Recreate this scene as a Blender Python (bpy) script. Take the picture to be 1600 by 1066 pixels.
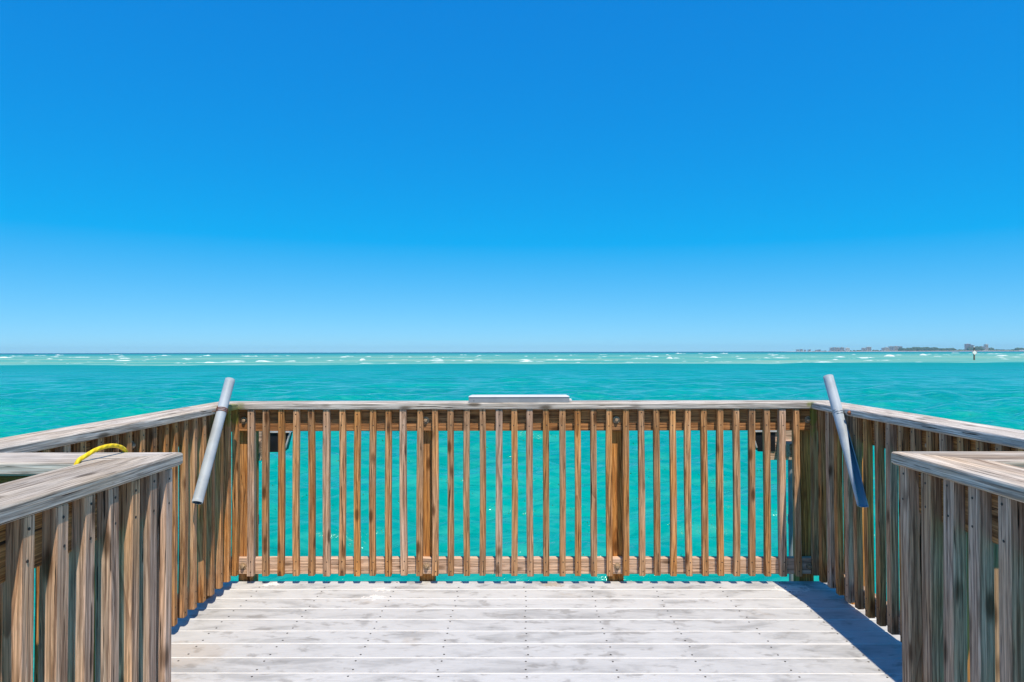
import bpy, bmesh, math, random
import numpy as np
from mathutils import Matrix, Vector, Quaternion, noise as mnoise

sc = bpy.context.scene
for o in list(bpy.data.objects):
    bpy.data.objects.remove(o, do_unlink=True)
random.seed(11)
C = bpy.context.collection
R = math.radians

# ------------------------------------------------------------------ camera
CAM_H = 1.367           # above the deck
WATER = -2.03           # water level below the deck
cam = bpy.data.cameras.new('camera')
cam.lens = 23.33; cam.sensor_width = 36.0
cam.clip_start = 0.05; cam.clip_end = 60000
camo = bpy.data.objects.new('camera', cam); C.objects.link(camo)
camo.matrix_world = (Matrix.Translation((0, 0, CAM_H)) @ Matrix.Rotation(R(0.41), 4, 'Z')
                     @ Matrix.Rotation(R(90 + 0.94), 4, 'X') @ Matrix.Rotation(R(-0.136), 4, 'Z'))
sc.camera = camo

# ------------------------------------------------------------------ sky and sun
SUN = Vector((0.157, -0.45, 1.0)).normalized()          # towards the sun
elev = math.asin(SUN.z); azim = math.atan2(SUN.x, SUN.y)
w = bpy.data.worlds.new('World'); sc.world = w; w.use_nodes = True
nt = w.node_tree; nt.nodes.clear()
sky = nt.nodes.new('ShaderNodeTexSky'); sky.sky_type = 'NISHITA'; sky.sun_disc = False
sky.sun_elevation = elev; sky.sun_rotation = azim
sky.air_density = 0.6; sky.dust_density = 0.0; sky.ozone_density = 6.0; sky.altitude = 0
# one tone curve per channel over the whole sky: the photograph's deep, saturated development
sepc = nt.nodes.new('ShaderNodeSeparateColor'); comb = nt.nodes.new('ShaderNodeCombineColor')
nt.links.new(sky.outputs[0], sepc.inputs[0])
def wmath(op, a, b, clampmin=None):
    x = nt.nodes.new('ShaderNodeMath'); x.operation = op
    if isinstance(a, bpy.types.NodeSocket): nt.links.new(a, x.inputs[0])
    else: x.inputs[0].default_value = a
    x.inputs[1].default_value = b
    return x.outputs[0]
red = wmath('POWER', wmath('MAXIMUM', wmath('SUBTRACT', sepc.outputs[0], 1.5), 0.0), 0.78)
red = wmath('MAXIMUM', wmath('MULTIPLY', red, 1.14), 0.06)
grn = wmath('MULTIPLY', wmath('POWER', sepc.outputs[1], 0.59), 2.36)
blu = wmath('MULTIPLY', wmath('POWER', sepc.outputs[2], 0.285), 5.85)
for k, c_ in enumerate((red, grn, blu)): nt.links.new(c_, comb.inputs[k])
bg = nt.nodes.new('ShaderNodeBackground'); bg.inputs['Strength'].default_value = 0.087
wo = nt.nodes.new('ShaderNodeOutputWorld')
nt.links.new(comb.outputs[0], bg.inputs[0]); nt.links.new(bg.outputs[0], wo.inputs[0])
sl = bpy.data.lights.new('sun', 'SUN'); sl.energy = 5.0; sl.angle = R(0.53); sl.color = (1.0, 0.86, 0.68)
so = bpy.data.objects.new('sun', sl); C.objects.link(so)
so.rotation_mode = 'QUATERNION'; so.rotation_quaternion = (-SUN).to_track_quat('-Z', 'Y'); so.location = (2, -6, 14)

sc.render.engine = 'CYCLES'
sc.view_settings.view_transform = 'Standard'; sc.view_settings.look = 'None'
sc.view_settings.gamma = 1; sc.view_settings.use_curve_mapping = False
sc.view_settings.exposure = 0.16

# ------------------------------------------------------------------ node helpers
class NB:
    """small node builder"""
    def __init__(s, name):
        s.m = bpy.data.materials.new(name); s.m.use_nodes = True
        s.t = s.m.node_tree; s.t.nodes.clear()
        s.out = s.t.nodes.new('ShaderNodeOutputMaterial')
        s.p = s.t.nodes.new('ShaderNodeBsdfPrincipled')
        s.t.links.new(s.p.outputs[0], s.out.inputs[0])
    def n(s, typ, ins=None, **kw):
        x = s.t.nodes.new(typ)
        for k, v in kw.items(): setattr(x, k, v)
        for k, v in (ins or {}).items(): s.set(x.inputs[k], v)
        return x
    def set(s, sock, v):
        if isinstance(v, bpy.types.NodeSocket): s.t.links.new(v, sock)
        elif isinstance(v, bpy.types.Node): s.t.links.new(v.outputs[0], sock)
        else:
            if isinstance(v, tuple) and len(v) == 3 and sock.type == 'RGBA': v = v + (1,)
            sock.default_value = v
    def math(s, op, a, b=0.0, c=0.0, clamp=False):
        x = s.n('ShaderNodeMath', operation=op, use_clamp=clamp)
        s.set(x.inputs[0], a); s.set(x.inputs[1], b); s.set(x.inputs[2], c)
        return x.outputs[0]
    def vmath(s, op, a, b=(0, 0, 0)):
        x = s.n('ShaderNodeVectorMath', operation=op)
        s.set(x.inputs[0], a)
        if op == 'SCALE': s.set(x.inputs['Scale'], b)
        else: s.set(x.inputs[1], b)
        return x.outputs['Value'] if op in ('LENGTH', 'DISTANCE', 'DOT_PRODUCT') else x.outputs[0]
    def noise(s, vec, scale=1.0, detail=3.0, rough=0.55, dist=0.0):
        x = s.n('ShaderNodeTexNoise', {'Vector': vec, 'Scale': scale, 'Detail': detail, 'Roughness': rough, 'Distortion': dist})
        return x.outputs['Fac']
    def ramp(s, fac, lo, hi, a=0.0, b=1.0):
        x = s.n('ShaderNodeMapRange', {'Value': fac, 'From Min': lo, 'From Max': hi, 'To Min': a, 'To Max': b}, interpolation_type='SMOOTHSTEP')
        return x.outputs[0]
    def mix(s, fac, a, b, mode='MIX'):
        x = s.n('ShaderNodeMix', data_type='RGBA', blend_type=mode)
        s.set(x.inputs['Factor'], fac); s.set(x.inputs[6], a); s.set(x.inputs[7], b)
        return x.outputs[2]
    def bump(s, h, strength=0.3, dist=0.002, normal=None):
        x = s.n('ShaderNodeBump', {'Height': h, 'Strength': strength, 'Distance': dist})
        if normal is not None: s.set(x.inputs['Normal'], normal)
        return x.outputs[0]
    def P(s, **kw):
        names = {'color': 'Base Color', 'rough': 'Roughness', 'spec': 'Specular IOR Level', 'metal': 'Metallic', 'normal': 'Normal', 'ior': 'IOR'}
        for k, v in kw.items(): s.set(s.p.inputs[names[k]], v)
        return s.m

def wood(name, early, late, grey, grey_bias, ring=20.0, dark=0.0, contrast=1.0, moss=False):
    """softwood board, grain along local X; every board gets its own cut, tone and weathering"""
    b = NB(name)
    tc = b.n('ShaderNodeTexCoord').outputs['Object']
    rnd = b.n('ShaderNodeObjectInfo').outputs['Random']
    wn = b.n('ShaderNodeTexWhiteNoise', {'W': rnd}, noise_dimensions='1D')
    off = b.vmath('SCALE', wn.outputs['Color'], 23.0)
    sp = b.n('ShaderNodeSeparateColor', {'Color': wn.outputs['Color']})
    p = b.vmath('ADD', tc, off)
    # growth rings: distance to a slightly tilted, wandering pith line beside the board
    wob = b.n('ShaderNodeTexNoise', {'Vector': b.vmath('MULTIPLY', p, (1.5, 4, 4)), 'Scale': 1.0, 'Detail': 2.0})
    wv = b.vmath('MULTIPLY', b.vmath('SUBTRACT', wob.outputs['Color'], (0.5, 0.5, 0.5)), (0.0, 0.045, 0.045))
    x = b.n('ShaderNodeSeparateXYZ', {'Vector': tc})
    tilt = b.math('MULTIPLY', x.outputs[0], b.math('MULTIPLY_ADD', sp.outputs[0], 0.06, -0.03))
    cy = b.math('ADD', b.math('MULTIPLY_ADD', sp.outputs[1], 0.16, -0.08), tilt)
    cz = b.math('MULTIPLY_ADD', sp.outputs[2], 0.07, 0.03)
    ctr = b.n('ShaderNodeCombineXYZ', {'X': 0.0, 'Y': cy, 'Z': cz})
    q = b.vmath('ADD', b.vmath('MULTIPLY', b.vmath('ADD', tc, ctr), (0, 1, 1)), wv)
    d = b.vmath('LENGTH', q)
    ph = b.math('FRACT', b.math('MULTIPLY', d, ring * 4.2))
    rings = b.math('POWER', ph, 3.4)
    rings = b.math('MULTIPLY', rings, b.ramp(ph, 1.0, 0.94))
    fine = b.noise(b.vmath('MULTIPLY', p, (5, 260, 260)), 1.0, 3.0, 0.6)
    streak = b.noise(b.vmath('MULTIPLY', p, (3.6, 110, 110)), 1.0, 5.0, 0.74, 0.3)
    blot = b.noise(b.vmath('MULTIPLY', p, (3, 9, 9)), 1.0, 3.0, 0.6)
    # knots
    vor = b.n('ShaderNodeTexVoronoi', {'Vector': b.vmath('MULTIPLY', p, (4.2, 13, 13)), 'Scale': 1.0})
    knot = b.ramp(vor.outputs['Distance'], 0.24, 0.08)
    col = b.mix(b.math('MULTIPLY', rings, min(1.0, 1.0 * contrast), clamp=True), early, late)
    col = b.mix(b.ramp(streak, 0.44, 0.64, 0.0, 0.85), col, late)
    # weathering to silver grey, uneven and different on every board
    gf = b.math('ADD', b.math('MULTIPLY_ADD', sp.outputs[2], 0.55, grey_bias - 0.28), b.ramp(blot, 0.3, 0.7, -0.25, 0.3), clamp=True)
    gcol = b.mix(b.ramp(streak, 0.44, 0.66), grey, tuple(c * q for c, q in zip(grey, (0.46, 0.42, 0.40))))
    gcol = b.mix(b.math('MULTIPLY', rings, 0.75 * contrast, clamp=True), gcol, tuple(c * q for c, q in zip(grey, (0.42, 0.36, 0.32))))
    col = b.mix(gf, col, gcol)
    col = b.mix(b.math('MULTIPLY', knot, 0.8), col, tuple(c * 0.35 for c in late))
    col = b.mix(b.ramp(fine, 0.3, 0.75, 0.0, 0.45), col, tuple(c * 0.6 for c in late), 'MULTIPLY') if dark else col
    crack = b.ramp(b.noise(b.vmath('MULTIPLY', p, (3.0, 120, 120)), 1.0, 3.0, 0.6), 0.635, 0.665)
    col = b.mix(b.math('MULTIPLY', crack, 0.9), col, (0.02, 0.012, 0.008))
    val = b.math('MULTIPLY_ADD', sp.outputs[0], 0.42, 0.80)
    hsv = b.n('ShaderNodeHueSaturation', {'Color': col, 'Value': b.math('MULTIPLY', val, b.ramp(fine, 0.32, 0.68, 0.58, 1.30))})
    col = hsv.outputs[0]
    if moss:
        pos = b.n('ShaderNodeNewGeometry').outputs['Position']
        mn = b.noise(pos, 18.0, 4.0, 0.65)
        mk = 0.0
        for cpos, rad, scl in (((-1.655, 3.80, 1.015), 0.16, (2.2, 0.62, 1.6)), ((1.742, 3.93, 1.0), 0.12, (2.0, 1.6, 0.8))):
            dd = b.vmath('LENGTH', b.vmath('MULTIPLY', b.vmath('SUBTRACT', pos, cpos), scl))
            mk = b.math('MAXIMUM', mk, b.ramp(b.math('ADD', dd, b.math('MULTIPLY_ADD', mn, 0.24, -0.12)), rad, rad * 0.35))
        col = b.mix(b.math('MULTIPLY', mk, 0.8), col, (0.17, 0.20, 0.03))
    h = b.math('ADD', b.math('MULTIPLY', rings, 0.5), b.math('MULTIPLY', fine, 0.5))
    h = b.math('SUBTRACT', b.math('ADD', h, b.math('MULTIPLY', streak, 1.2)), b.math('MULTIPLY', crack, 2.0))
    return b.P(color=col, rough=0.82, spec=0.2, normal=b.bump(h, 0.8, 0.0016))

def plain(name, col, rough=0.5, metal=0.0, var=0.15, scale=14.0, spec=0.4, bump=0.0):
    b = NB(name)
    tc = b.n('ShaderNodeTexCoord').outputs['Object']
    n = b.noise(tc, scale, 4.0, 0.6)
    c = b.mix(b.ramp(n, 0.3, 0.75), tuple(x * (1 + var) for x in col), tuple(x * (1 - 2 * var) for x in col))
    kw = dict(color=c, rough=rough, metal=metal, spec=spec)
    if bump: kw['normal'] = b.bump(b.noise(tc, scale * 12, 3.0), bump, 0.001)
    return b.P(**kw)

M = {}
M['picket'] = wood('wood_picket', (0.60, 0.295, 0.10), (0.21, 0.075, 0.018), (0.53, 0.35, 0.22), 0.32, moss=True)
M['picket_grey'] = wood('wood_picket_weathered', (0.60, 0.345, 0.17), (0.19, 0.085, 0.032), (0.64, 0.46, 0.345), 0.58, moss=True)
M['stringer'] = wood('wood_stringer', (0.50, 0.22, 0.065), (0.17, 0.06, 0.016), (0.40, 0.22, 0.11), 0.15)
M['lower'] = wood('wood_lower_rail', (0.62, 0.42, 0.28), (0.36, 0.21, 0.12), (0.58, 0.44, 0.35), 0.66, contrast=0.6)
M['post'] = wood('wood_post', (0.64, 0.30, 0.085), (0.25, 0.085, 0.018), (0.46, 0.26, 0.14), 0.06)
M['cap'] = wood('wood_rail_cap', (0.56, 0.47, 0.35), (0.25, 0.18, 0.11), (0.60, 0.56, 0.50), 0.78, ring=13, moss=True)
M['cap_warm'] = wood('wood_rail_cap_warm', (0.62, 0.44, 0.26), (0.26, 0.14, 0.055), (0.58, 0.53, 0.46), 0.50, ring=9, contrast=1.15)
M['screw'] = plain('screw_steel', (0.045, 0.04, 0.037), 0.6, 0.3)
M['bolt'] = plain('bolt_zinc', (0.42, 0.31, 0.20), 0.6, 0.3, var=0.25, scale=90)
M['pvc'] = plain('pvc_grey', (0.36, 0.415, 0.455), 0.55, var=0.10, scale=9, spec=0.4)
M['pvc_in'] = plain('pvc_shaded_inside', (0.20, 0.30, 0.40), 0.5, var=0.08)  # same grey plastic, coloured darker and bluer to paint in the shade inside
M['conduit'] = plain('conduit_grey', (0.25, 0.30, 0.34), 0.5, var=0.1)
M['wire'] = plain('rusty_wire', (0.30, 0.12, 0.055), 0.8, var=0.3, scale=60)
M['wire_grey'] = plain('galvanised_wire', (0.42, 0.44, 0.46), 0.45, 0.6, var=0.2, scale=60)
M['black'] = plain('black_housing', (0.012, 0.013, 0.018), 0.45)
M['rim'] = plain('pale_bezel', (0.62, 0.66, 0.70), 0.35, 0.2)
M['tray_top'] = plain('white_lid', (0.62, 0.63, 0.64), 0.4, var=0.03)
M['tray_body'] = plain('tray_shaded_side', (0.27, 0.285, 0.30), 0.45, var=0.06)  # sides of the white tray, their shade painted in as grey
M['pile'] = plain('wood_pile', (0.16, 0.12, 0.085), 0.9, var=0.25, scale=5)

def rope_mat():
    b = NB('yellow_rope')
    uv = b.n('ShaderNodeTexCoord').outputs['UV']
    x = b.n('ShaderNodeSeparateXYZ', {'Vector': uv})
    st = b.math('SINE', b.math('ADD', b.math('MULTIPLY', x.outputs[0], 260.0), b.math('MULTIPLY', x.outputs[1], 12.566)))
    c = b.mix(b.ramp(st, -1, 0.4), (0.70, 0.48, 0.0), (0.85, 0.62, 0.004))
    return b.P(color=c, rough=0.55, normal=b.bump(st, 0.35, 0.0015))
M['rope'] = rope_mat()

def deck_mat(name, base, edge):
    b = NB(name)
    tc = b.n('ShaderNodeTexCoord').outputs['Object']
    pos = b.n('ShaderNodeNewGeometry').outputs['Position']
    oi = b.n('ShaderNodeObjectInfo').outputs['Random']
    wn = b.n('ShaderNodeTexWhiteNoise', {'W': oi}, noise_dimensions='1D')
    p = b.vmath('ADD', tc, b.vmath('SCALE', wn.outputs['Color'], 19.0))
    fine = b.noise(b.vmath('MULTIPLY', p, (14, 190, 190)), 1.0, 4.0, 0.65)
    smear = b.noise(b.vmath('MULTIPLY', p, (3.2, 9, 9)), 1.0, 5.0, 0.62, 0.6)
    blot = b.noise(pos, 3.1, 5.0, 0.6, 0.4)
    c = b.mix(b.ramp(smear, 0.44, 0.72), base, tuple(x * 0.68 for x in base))
    c = b.mix(b.ramp(b.noise(b.vmath('MULTIPLY', p, (9, 15, 15)), 1.0, 3.0, 0.6, 0.3), 0.54, 0.70, 0, 0.6), c, (0.22, 0.215, 0.205))
    c = b.mix(b.ramp(blot, 0.60, 0.76, 0, 0.5), c, (0.38, 0.32, 0.25))
    # tan stain by the left rail, pale guano splashes
    spn = b.math('MULTIPLY_ADD', b.noise(pos, 26.0, 6.0, 0.75), 0.20, -0.10)
    for q, rad, colr, am in (((-1.55, 3.02, 0), 0.16, (0.42, 0.35, 0.27), 0.35),
                             ((-0.79, 3.84, 0), 0.030, (0.72, 0.72, 0.70), 0.7), ((-0.79, 3.72, 0), 0.026, (0.78, 0.77, 0.74), 1.0),
                             ((-1.45, 3.93, 0), 0.03, (0.78, 0.77, 0.74), 1.0), ((1.58, 3.86, 0), 0.06, (0.78, 0.77, 0.74), 0.9),
                             ((0.21, 3.93, 0), 0.045, (0.33, 0.25, 0.14), 0.6)):
        dd = b.math('ADD', b.vmath('LENGTH', b.vmath('MULTIPLY', b.vmath('SUBTRACT', pos, q), (0.55, 1, 0))), spn)
        c = b.mix(b.math('MULTIPLY', b.ramp(dd, rad, rad * 0.6), am), c, colr)
    v = b.math('MULTIPLY_ADD', wn.outputs['Value'], 0.10, 0.95)
    hsv = b.n('ShaderNodeHueSaturation', {'Color': c, 'Value': b.math('MULTIPLY', v, b.ramp(fine, 0.25, 0.8, 1.07, 0.90))})
    return b.P(color=hsv.outputs[0], rough=0.62, spec=0.3, normal=b.bump(fine, 0.25, 0.0012))
M['deck'] = deck_mat('deck_board', (0.50, 0.515, 0.52), None)
M['deck_edge'] = plain('deck_board_sunlit_edge', (0.60, 0.61, 0.61), 0.6, var=0.06)  # paler colour paints in the sunlight caught by the board bevels

# ------------------------------------------------------------------ mesh helpers
def link(name, me, parent=None, mw=None):
    o = bpy.data.objects.new(name, me); C.objects.link(o)
    if parent is not None: o.parent = parent
    if mw is not None: o.matrix_local = mw
    return o

def tag(o, label=None, cat=None, group=None, kind=None):
    for k, v in (('label', label), ('category', cat), ('group', group), ('kind', kind)):
        if v: o[k] = v
    return o

def empty(name, mw=None):
    o = bpy.data.objects.new(name, None); C.objects.link(o); o.empty_display_size = 0.1
    if mw is not None: o.matrix_world = mw
    return o

class MB:
    def __init__(s): s.v = []; s.f = []; s.mi = []; s.mats = []
    def m(s, mat):
        if mat not in s.mats: s.mats.append(mat)
        return s.mats.index(mat)
    def add(s, vs, fs, mat):
        b = len(s.v); k = s.m(mat); s.v += [tuple(v) for v in vs]
        for f in fs: s.f.append(tuple(b + i for i in f)); s.mi.append(k)
    def box(s, lo, hi, mat, M4=None, ch=0.0):
        bm = bmesh.new(); bmesh.ops.create_cube(bm, size=1)
        for v in bm.verts:
            v.co = Vector([(lo[i] + hi[i]) / 2 + v.co[i] * (hi[i] - lo[i]) for i in range(3)])
        if ch: bmesh.ops.bevel(bm, geom=bm.edges[:], offset=ch, segments=1, affect='EDGES')
        bm.verts.index_update()
        s.add([(M4 @ v.co if M4 else v.co) for v in bm.verts], [[v.index for v in f.verts] for f in bm.faces], mat); bm.free()
    def disc(s, c, axis, r, h, mat, n=8, dome=0.0):
        """short capped cylinder / bolt head along axis"""
        a = Vector(axis).normalized(); u = a.orthogonal().normalized(); w_ = a.cross(u); c = Vector(c)
        rings = [(0, r), (h, r * (1 - 0.15 * (dome > 0)))] + ([(h + dome, r * 0.5)] if dome else [])
        vs = []; fs = []
        for (z, rr) in rings:
            for i in range(n):
                t = 2 * math.pi * i / n; vs.append(c + a * z + (u * math.cos(t) + w_ * math.sin(t)) * rr)
        for k in range(len(rings) - 1):
            for i in range(n): j = (i + 1) % n; fs.append((k * n + i, k * n + j, (k + 1) * n + j, (k + 1) * n + i))
        k = len(rings) - 1; fs.append(tuple(k * n + i for i in range(n)))
        s.add(vs, fs, mat)
    def tube(s, pts, r, mat, n=10, cap=True, closed=False):
        pts = [Vector(p) for p in pts]; vs = []; fs = []; N = len(pts)
        up = None
        for i, p in enumerate(pts):
            t = ((pts[(i + 1) % N] if closed or i < N - 1 else p) - (pts[i - 1] if closed or i > 0 else p)).normalized()
            u = (up - t * up.dot(t)).normalized() if up is not None else t.orthogonal().normalized()
            up = u; w_ = t.cross(u); rr = r[i] if isinstance(r, (list, tuple)) else r
            for k in range(n):
                a = 2 * math.pi * k / n; vs.append(p + (u * math.cos(a) + w_ * math.sin(a)) * rr)
        for i in range(N if closed else N - 1):
            for k in range(n):
                i2 = (i + 1) % N; k2 = (k + 1) % n
                fs.append((i * n + k, i * n + k2, i2 * n + k2, i2 * n + k))
        if cap and not closed: fs += [tuple(range(n))[::-1], tuple((N - 1) * n + k for k in range(n))]
        s.add(vs, fs, mat)
    def mesh(s, name, smooth=False):
        me = bpy.data.meshes.new(name); me.from_pydata(s.v, [], s.f)
        for mt in s.mats: me.materials.append(mt)
        me.polygons.foreach_set('material_index', s.mi)
        if smooth: me.polygons.foreach_set('use_smooth', [True] * len(me.polygons))
        me.update(); return me

def board_mb(L, wdt, t, mat, ch=0.003, segs=1, bend=0.0, edge=None, seed=0):
    """sawn board: X 0..L, Y -w/2..w/2, Z -t..0 (front/top at Z=0), eased edges, slight bow and end chamfer"""
    rr = random.Random(seed); mb = MB(); h = wdt / 2
    prof = [(-h + ch, 0), (h - ch, 0), (h, -ch), (h, -t + ch), (h - ch, -t), (-h + ch, -t), (-h, -t + ch), (-h, -ch)]
    xs = [L * i / segs for i in range(segs + 1)]; xs = [0, 0.003] + xs[1:-1] + [L - 0.003, L]
    vs = []; n = 8
    a = rr.uniform(-1, 1) * bend; c = rr.uniform(-1, 1) * bend
    for i, x in enumerate(xs):
        k = 0.93 if i in (0, len(xs) - 1) else 1.0
        s_ = math.sin(math.pi * x / L)
        wn_ = 1 + (rr.uniform(-1, 1) * 0.035 if bend and 0 < i < len(xs) - 1 else 0)
        for (y, z) in prof: vs.append((x, y * k * wn_ + a * s_, (z + t / 2) * k - t / 2 + c * s_ * 0.5))
    N = len(xs); fs = []; ed = []
    for i in range(N - 1):
        for k in range(n):
            k2 = (k + 1) % n; f = (i * n + k, (i + 1) * n + k, (i + 1) * n + k2, i * n + k2)
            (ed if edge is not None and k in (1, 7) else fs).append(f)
    fs += [tuple(range(n)), tuple((N - 1) * n + k for k in range(n))[::-1]]
    b0 = len(mb.v); mb.add(vs, fs, mat)
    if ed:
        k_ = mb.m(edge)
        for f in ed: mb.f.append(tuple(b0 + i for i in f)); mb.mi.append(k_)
    return mb

# ------------------------------------------------------------------ water, with its sandbar
def water_mat():
    b = NB('sea_water')
    pos = b.n('ShaderNodeNewGeometry').outputs['Position']
    x = b.n('ShaderNodeSeparateXYZ', {'Vector': pos})
    y = x.outputs[1]
    flat = b.vmath('MULTIPLY', pos, (1, 1, 0))
    # the bar's near edge wanders along the coast
    wander = b.noise(b.vmath('MULTIPLY', flat, (0.016, 0.004, 0)), 1.0, 5.0, 0.55)
    yy = b.math('ADD', y, b.math('MULTIPLY_ADD', wander, 84.0, -42.0))
    yy = b.math('ADD', yy, b.math('MULTIPLY', x.outputs[0], -0.04))
    patch = b.noise(b.vmath('MULTIPLY', flat, (0.05, 0.10, 0)), 1.0, 5.0, 0.6)
    deep = b.mix(b.ramp(patch, 0.3, 0.7), (0.0, 0.235, 0.205), (0.0, 0.33, 0.268))
    near = b.noise(b.vmath('MULTIPLY', flat, (0.9, 2.2, 0)), 1.0, 5.0, 0.68, 0.4)
    deep = b.mix(b.ramp(near, 0.42, 0.66, 0.0, 0.6), deep, (0.03, 0.37, 0.30))  # lighter ripple patches: sky reflections painted into the water colour
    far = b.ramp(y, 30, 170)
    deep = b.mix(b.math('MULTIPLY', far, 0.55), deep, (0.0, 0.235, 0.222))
    shoal = b.mix(b.ramp(b.noise(b.vmath('MULTIPLY', flat, (0.006, 0.020, 0)), 1.0, 6.0, 0.65, 0.5), 0.36, 0.62), (0.25, 0.45, 0.32), (0.06, 0.37, 0.29))
    outer = b.mix(b.ramp(yy, 330, 1100), shoal, (0.02, 0.29, 0.26))
    outer = b.mix(b.ramp(yy, 1100, 2400), outer, (0.0, 0.085, 0.15))
    edge = b.ramp(yy, 186.0, 194.0)
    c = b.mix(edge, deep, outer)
    rim = b.math('MULTIPLY', b.ramp(yy, 186.0, 192.0), b.ramp(yy, 205.0, 193.0))
    c = b.mix(b.math('MULTIPLY', rim, b.ramp(patch, 0.40, 0.62, 0.0, 0.7)), c, (0.45, 0.66, 0.56))
    # ripples
    w1 = b.noise(b.vmath('MULTIPLY', flat, (1.5, 2.6, 0)), 1.0, 6.0, 0.62, 0.35)
    w2 = b.noise(b.vmath('MULTIPLY', flat, (0.30, 0.62, 0)), 1.0, 4.0, 0.6, 0.3)
    w3 = b.noise(b.vmath('MULTIPLY', flat, (6.0, 9.0, 0)), 1.0, 4.0, 0.6, 0.3)
    h = b.math('ADD', b.math('MULTIPLY', w1, 0.28), b.math('MULTIPLY', w2, 0.5))
    h = b.math('ADD', h, b.math('MULTIPLY', w3, 0.035))
    # small spilling crests
    wc = b.noise(b.vmath('MULTIPLY', flat, (0.9, 2.4, 0)), 1.0, 6.0, 0.7, 0.8)
    foam = b.math('MULTIPLY', b.ramp(wc, 0.735, 0.79), b.ramp(y, 8, 20))
    fo2 = b.ramp(b.noise(b.vmath('MULTIPLY', flat, (0.014, 0.06, 0)), 1.0, 7.0, 0.72, 0.9), 0.60, 0.70)
    foam = b.math('MAXIMUM', b.math('MULTIPLY', foam, 0.75), b.math('MULTIPLY', b.math('MULTIPLY', fo2, edge), b.ramp(yy, 1300, 600)))
    c = b.mix(foam, c, (0.78, 0.82, 0.80))
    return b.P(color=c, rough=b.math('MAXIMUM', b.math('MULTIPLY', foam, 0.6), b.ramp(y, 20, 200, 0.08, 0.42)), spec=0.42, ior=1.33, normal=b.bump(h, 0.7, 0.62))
M['water'] = water_mat()

def graded(stops):
    """coordinates from (start, step) stops to the last value, step interpolated"""
    out = [stops[0][0]]
    while out[-1] < stops[-1][0]:
        y = out[-1]
        for (a, da), (b_, db) in zip(stops, stops[1:]):
            if a <= y < b_ or b_ == stops[-1][0]:
                t = min(1, max(0, (y - a) / (b_ - a))); out.append(y + da * (1 - t) + db * t); break
    return np.array(out)
ys = graded([(-60, 6), (0, 1.0), (8, 0.11), (32, 0.18), (200, 2.4), (1000, 40), (7800, 900)])
xh = graded([(0, 0.13), (24, 0.18), (60, 1.0), (300, 10), (2000, 120), (9000, 900)])
xs = np.concatenate([-xh[:0:-1], xh])
X, Y = np.meshgrid(xs, ys); Z = np.zeros_like(X)
dx = np.gradient(xs)[None, :] * np.ones_like(Y); dy = np.gradient(ys)[:, None] * np.ones_like(X)
cell = np.maximum(dx, dy)
rg = np.random.default_rng(5)
for i in range(46):
    lam = 0.50 * (18.0 ** (i / 45.0)); k = 2 * math.pi / lam
    th = R(-90 + rg.normal(0, 34)) + R(14)                 # seas running in from the gulf
    A = 0.0125 * lam ** 0.55
    att = np.clip((lam / cell - 3.0) / 3.0, 0, 1)
    warp = 0.5 * np.sin(X * 0.11 + i) + 0.5 * np.sin(Y * 0.09 + 2 * i)
    phs = k * (math.cos(th) * X + math.sin(th) * Y) + rg.uniform(0, 6.28) + warp
    s_ = np.sin(phs)
    Z += A * att * (s_ + 0.25 * np.cos(2 * phs))
verts = np.stack([X, Y, Z + WATER], -1).reshape(-1, 3)
nx = len(xs); ny = len(ys)
idx = np.arange(nx * ny).reshape(ny, nx)
quads = np.stack([idx[:-1, :-1], idx[:-1, 1:], idx[1:, 1:], idx[1:, :-1]], -1).reshape(-1, 4)
me = bpy.data.meshes.new('sea')
me.vertices.add(len(verts)); me.vertices.foreach_set('co', verts.ravel())
me.loops.add(quads.size); me.loops.foreach_set('vertex_index', quads.ravel().astype(np.int32))
me.polygons.add(len(quads)); me.polygons.foreach_set('loop_start', np.arange(0, quads.size, 4, dtype=np.int32))
me.polygons.foreach_set('loop_total', np.full(len(quads), 4, dtype=np.int32))
me.polygons.foreach_set('use_smooth', np.ones(len(quads), dtype=bool))
me.update(); me.validate(); me.materials.append(M['water'])
tag(link('sea', me), 'turquoise sea with a pale green sandbar offshore', 'sea', kind='structure')

# seabed far below keeps the sheet closed from underneath
# ------------------------------------------------------------------ breaking waves on the bar
def foam_mat():
    b = NB('breaker_foam')
    pos = b.n('ShaderNodeNewGeometry').outputs['Position']
    n = b.noise(b.vmath('MULTIPLY', pos, (0.5, 0.5, 1.6)), 1.0, 5.0, 0.65)
    return b.P(color=b.mix(b.ramp(n, 0.35, 0.62), (0.42, 0.62, 0.56), (0.84, 0.85, 0.84)), rough=0.8, spec=0.2, normal=b.bump(n, 0.6, 0.4))
M['foam'] = foam_mat()
def breaker(mb, cx, cy, ln, ht, dp, rr):
    nu = max(10, int(ln / 0.9)); nv = 6; vs = []; fs = []
    ang = rr.uniform(-0.12, 0.12); sd = rr.uniform(0, 99)
    for i in range(nu + 1):
        u = i / nu; env = math.sin(math.pi * u) ** 0.6
        nz = 0.25 + 1.1 * abs(mnoise.noise((u * ln * 0.23, sd, 0.0))) * 1.6
        off = mnoise.noise((u * ln * 0.12, sd, 5.0)) * dp * 1.3
        for j in range(nv + 1):
            v = j / nv; hgt = math.sin(math.pi * v) ** 0.8 * ht * env * nz
            x = (u - 0.5) * ln; y = (v - 0.5) * dp * (0.4 + env) + off
            vs.append((cx + x * math.cos(ang) - y * math.sin(ang), cy + x * math.sin(ang) + y * math.cos(ang),
                       WATER - 0.12 + hgt + 0.12 * mnoise.noise((x * 0.8, y * 0.8, sd))))
    for i in range(nu):
        for j in range(nv):
            a = i * (nv + 1) + j; fs.append((a, a + nv + 1, a + nv + 2, a + 1))
    mb.add(vs, fs, M['foam'])
fm = MB(); rr = random.Random(21)
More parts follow.
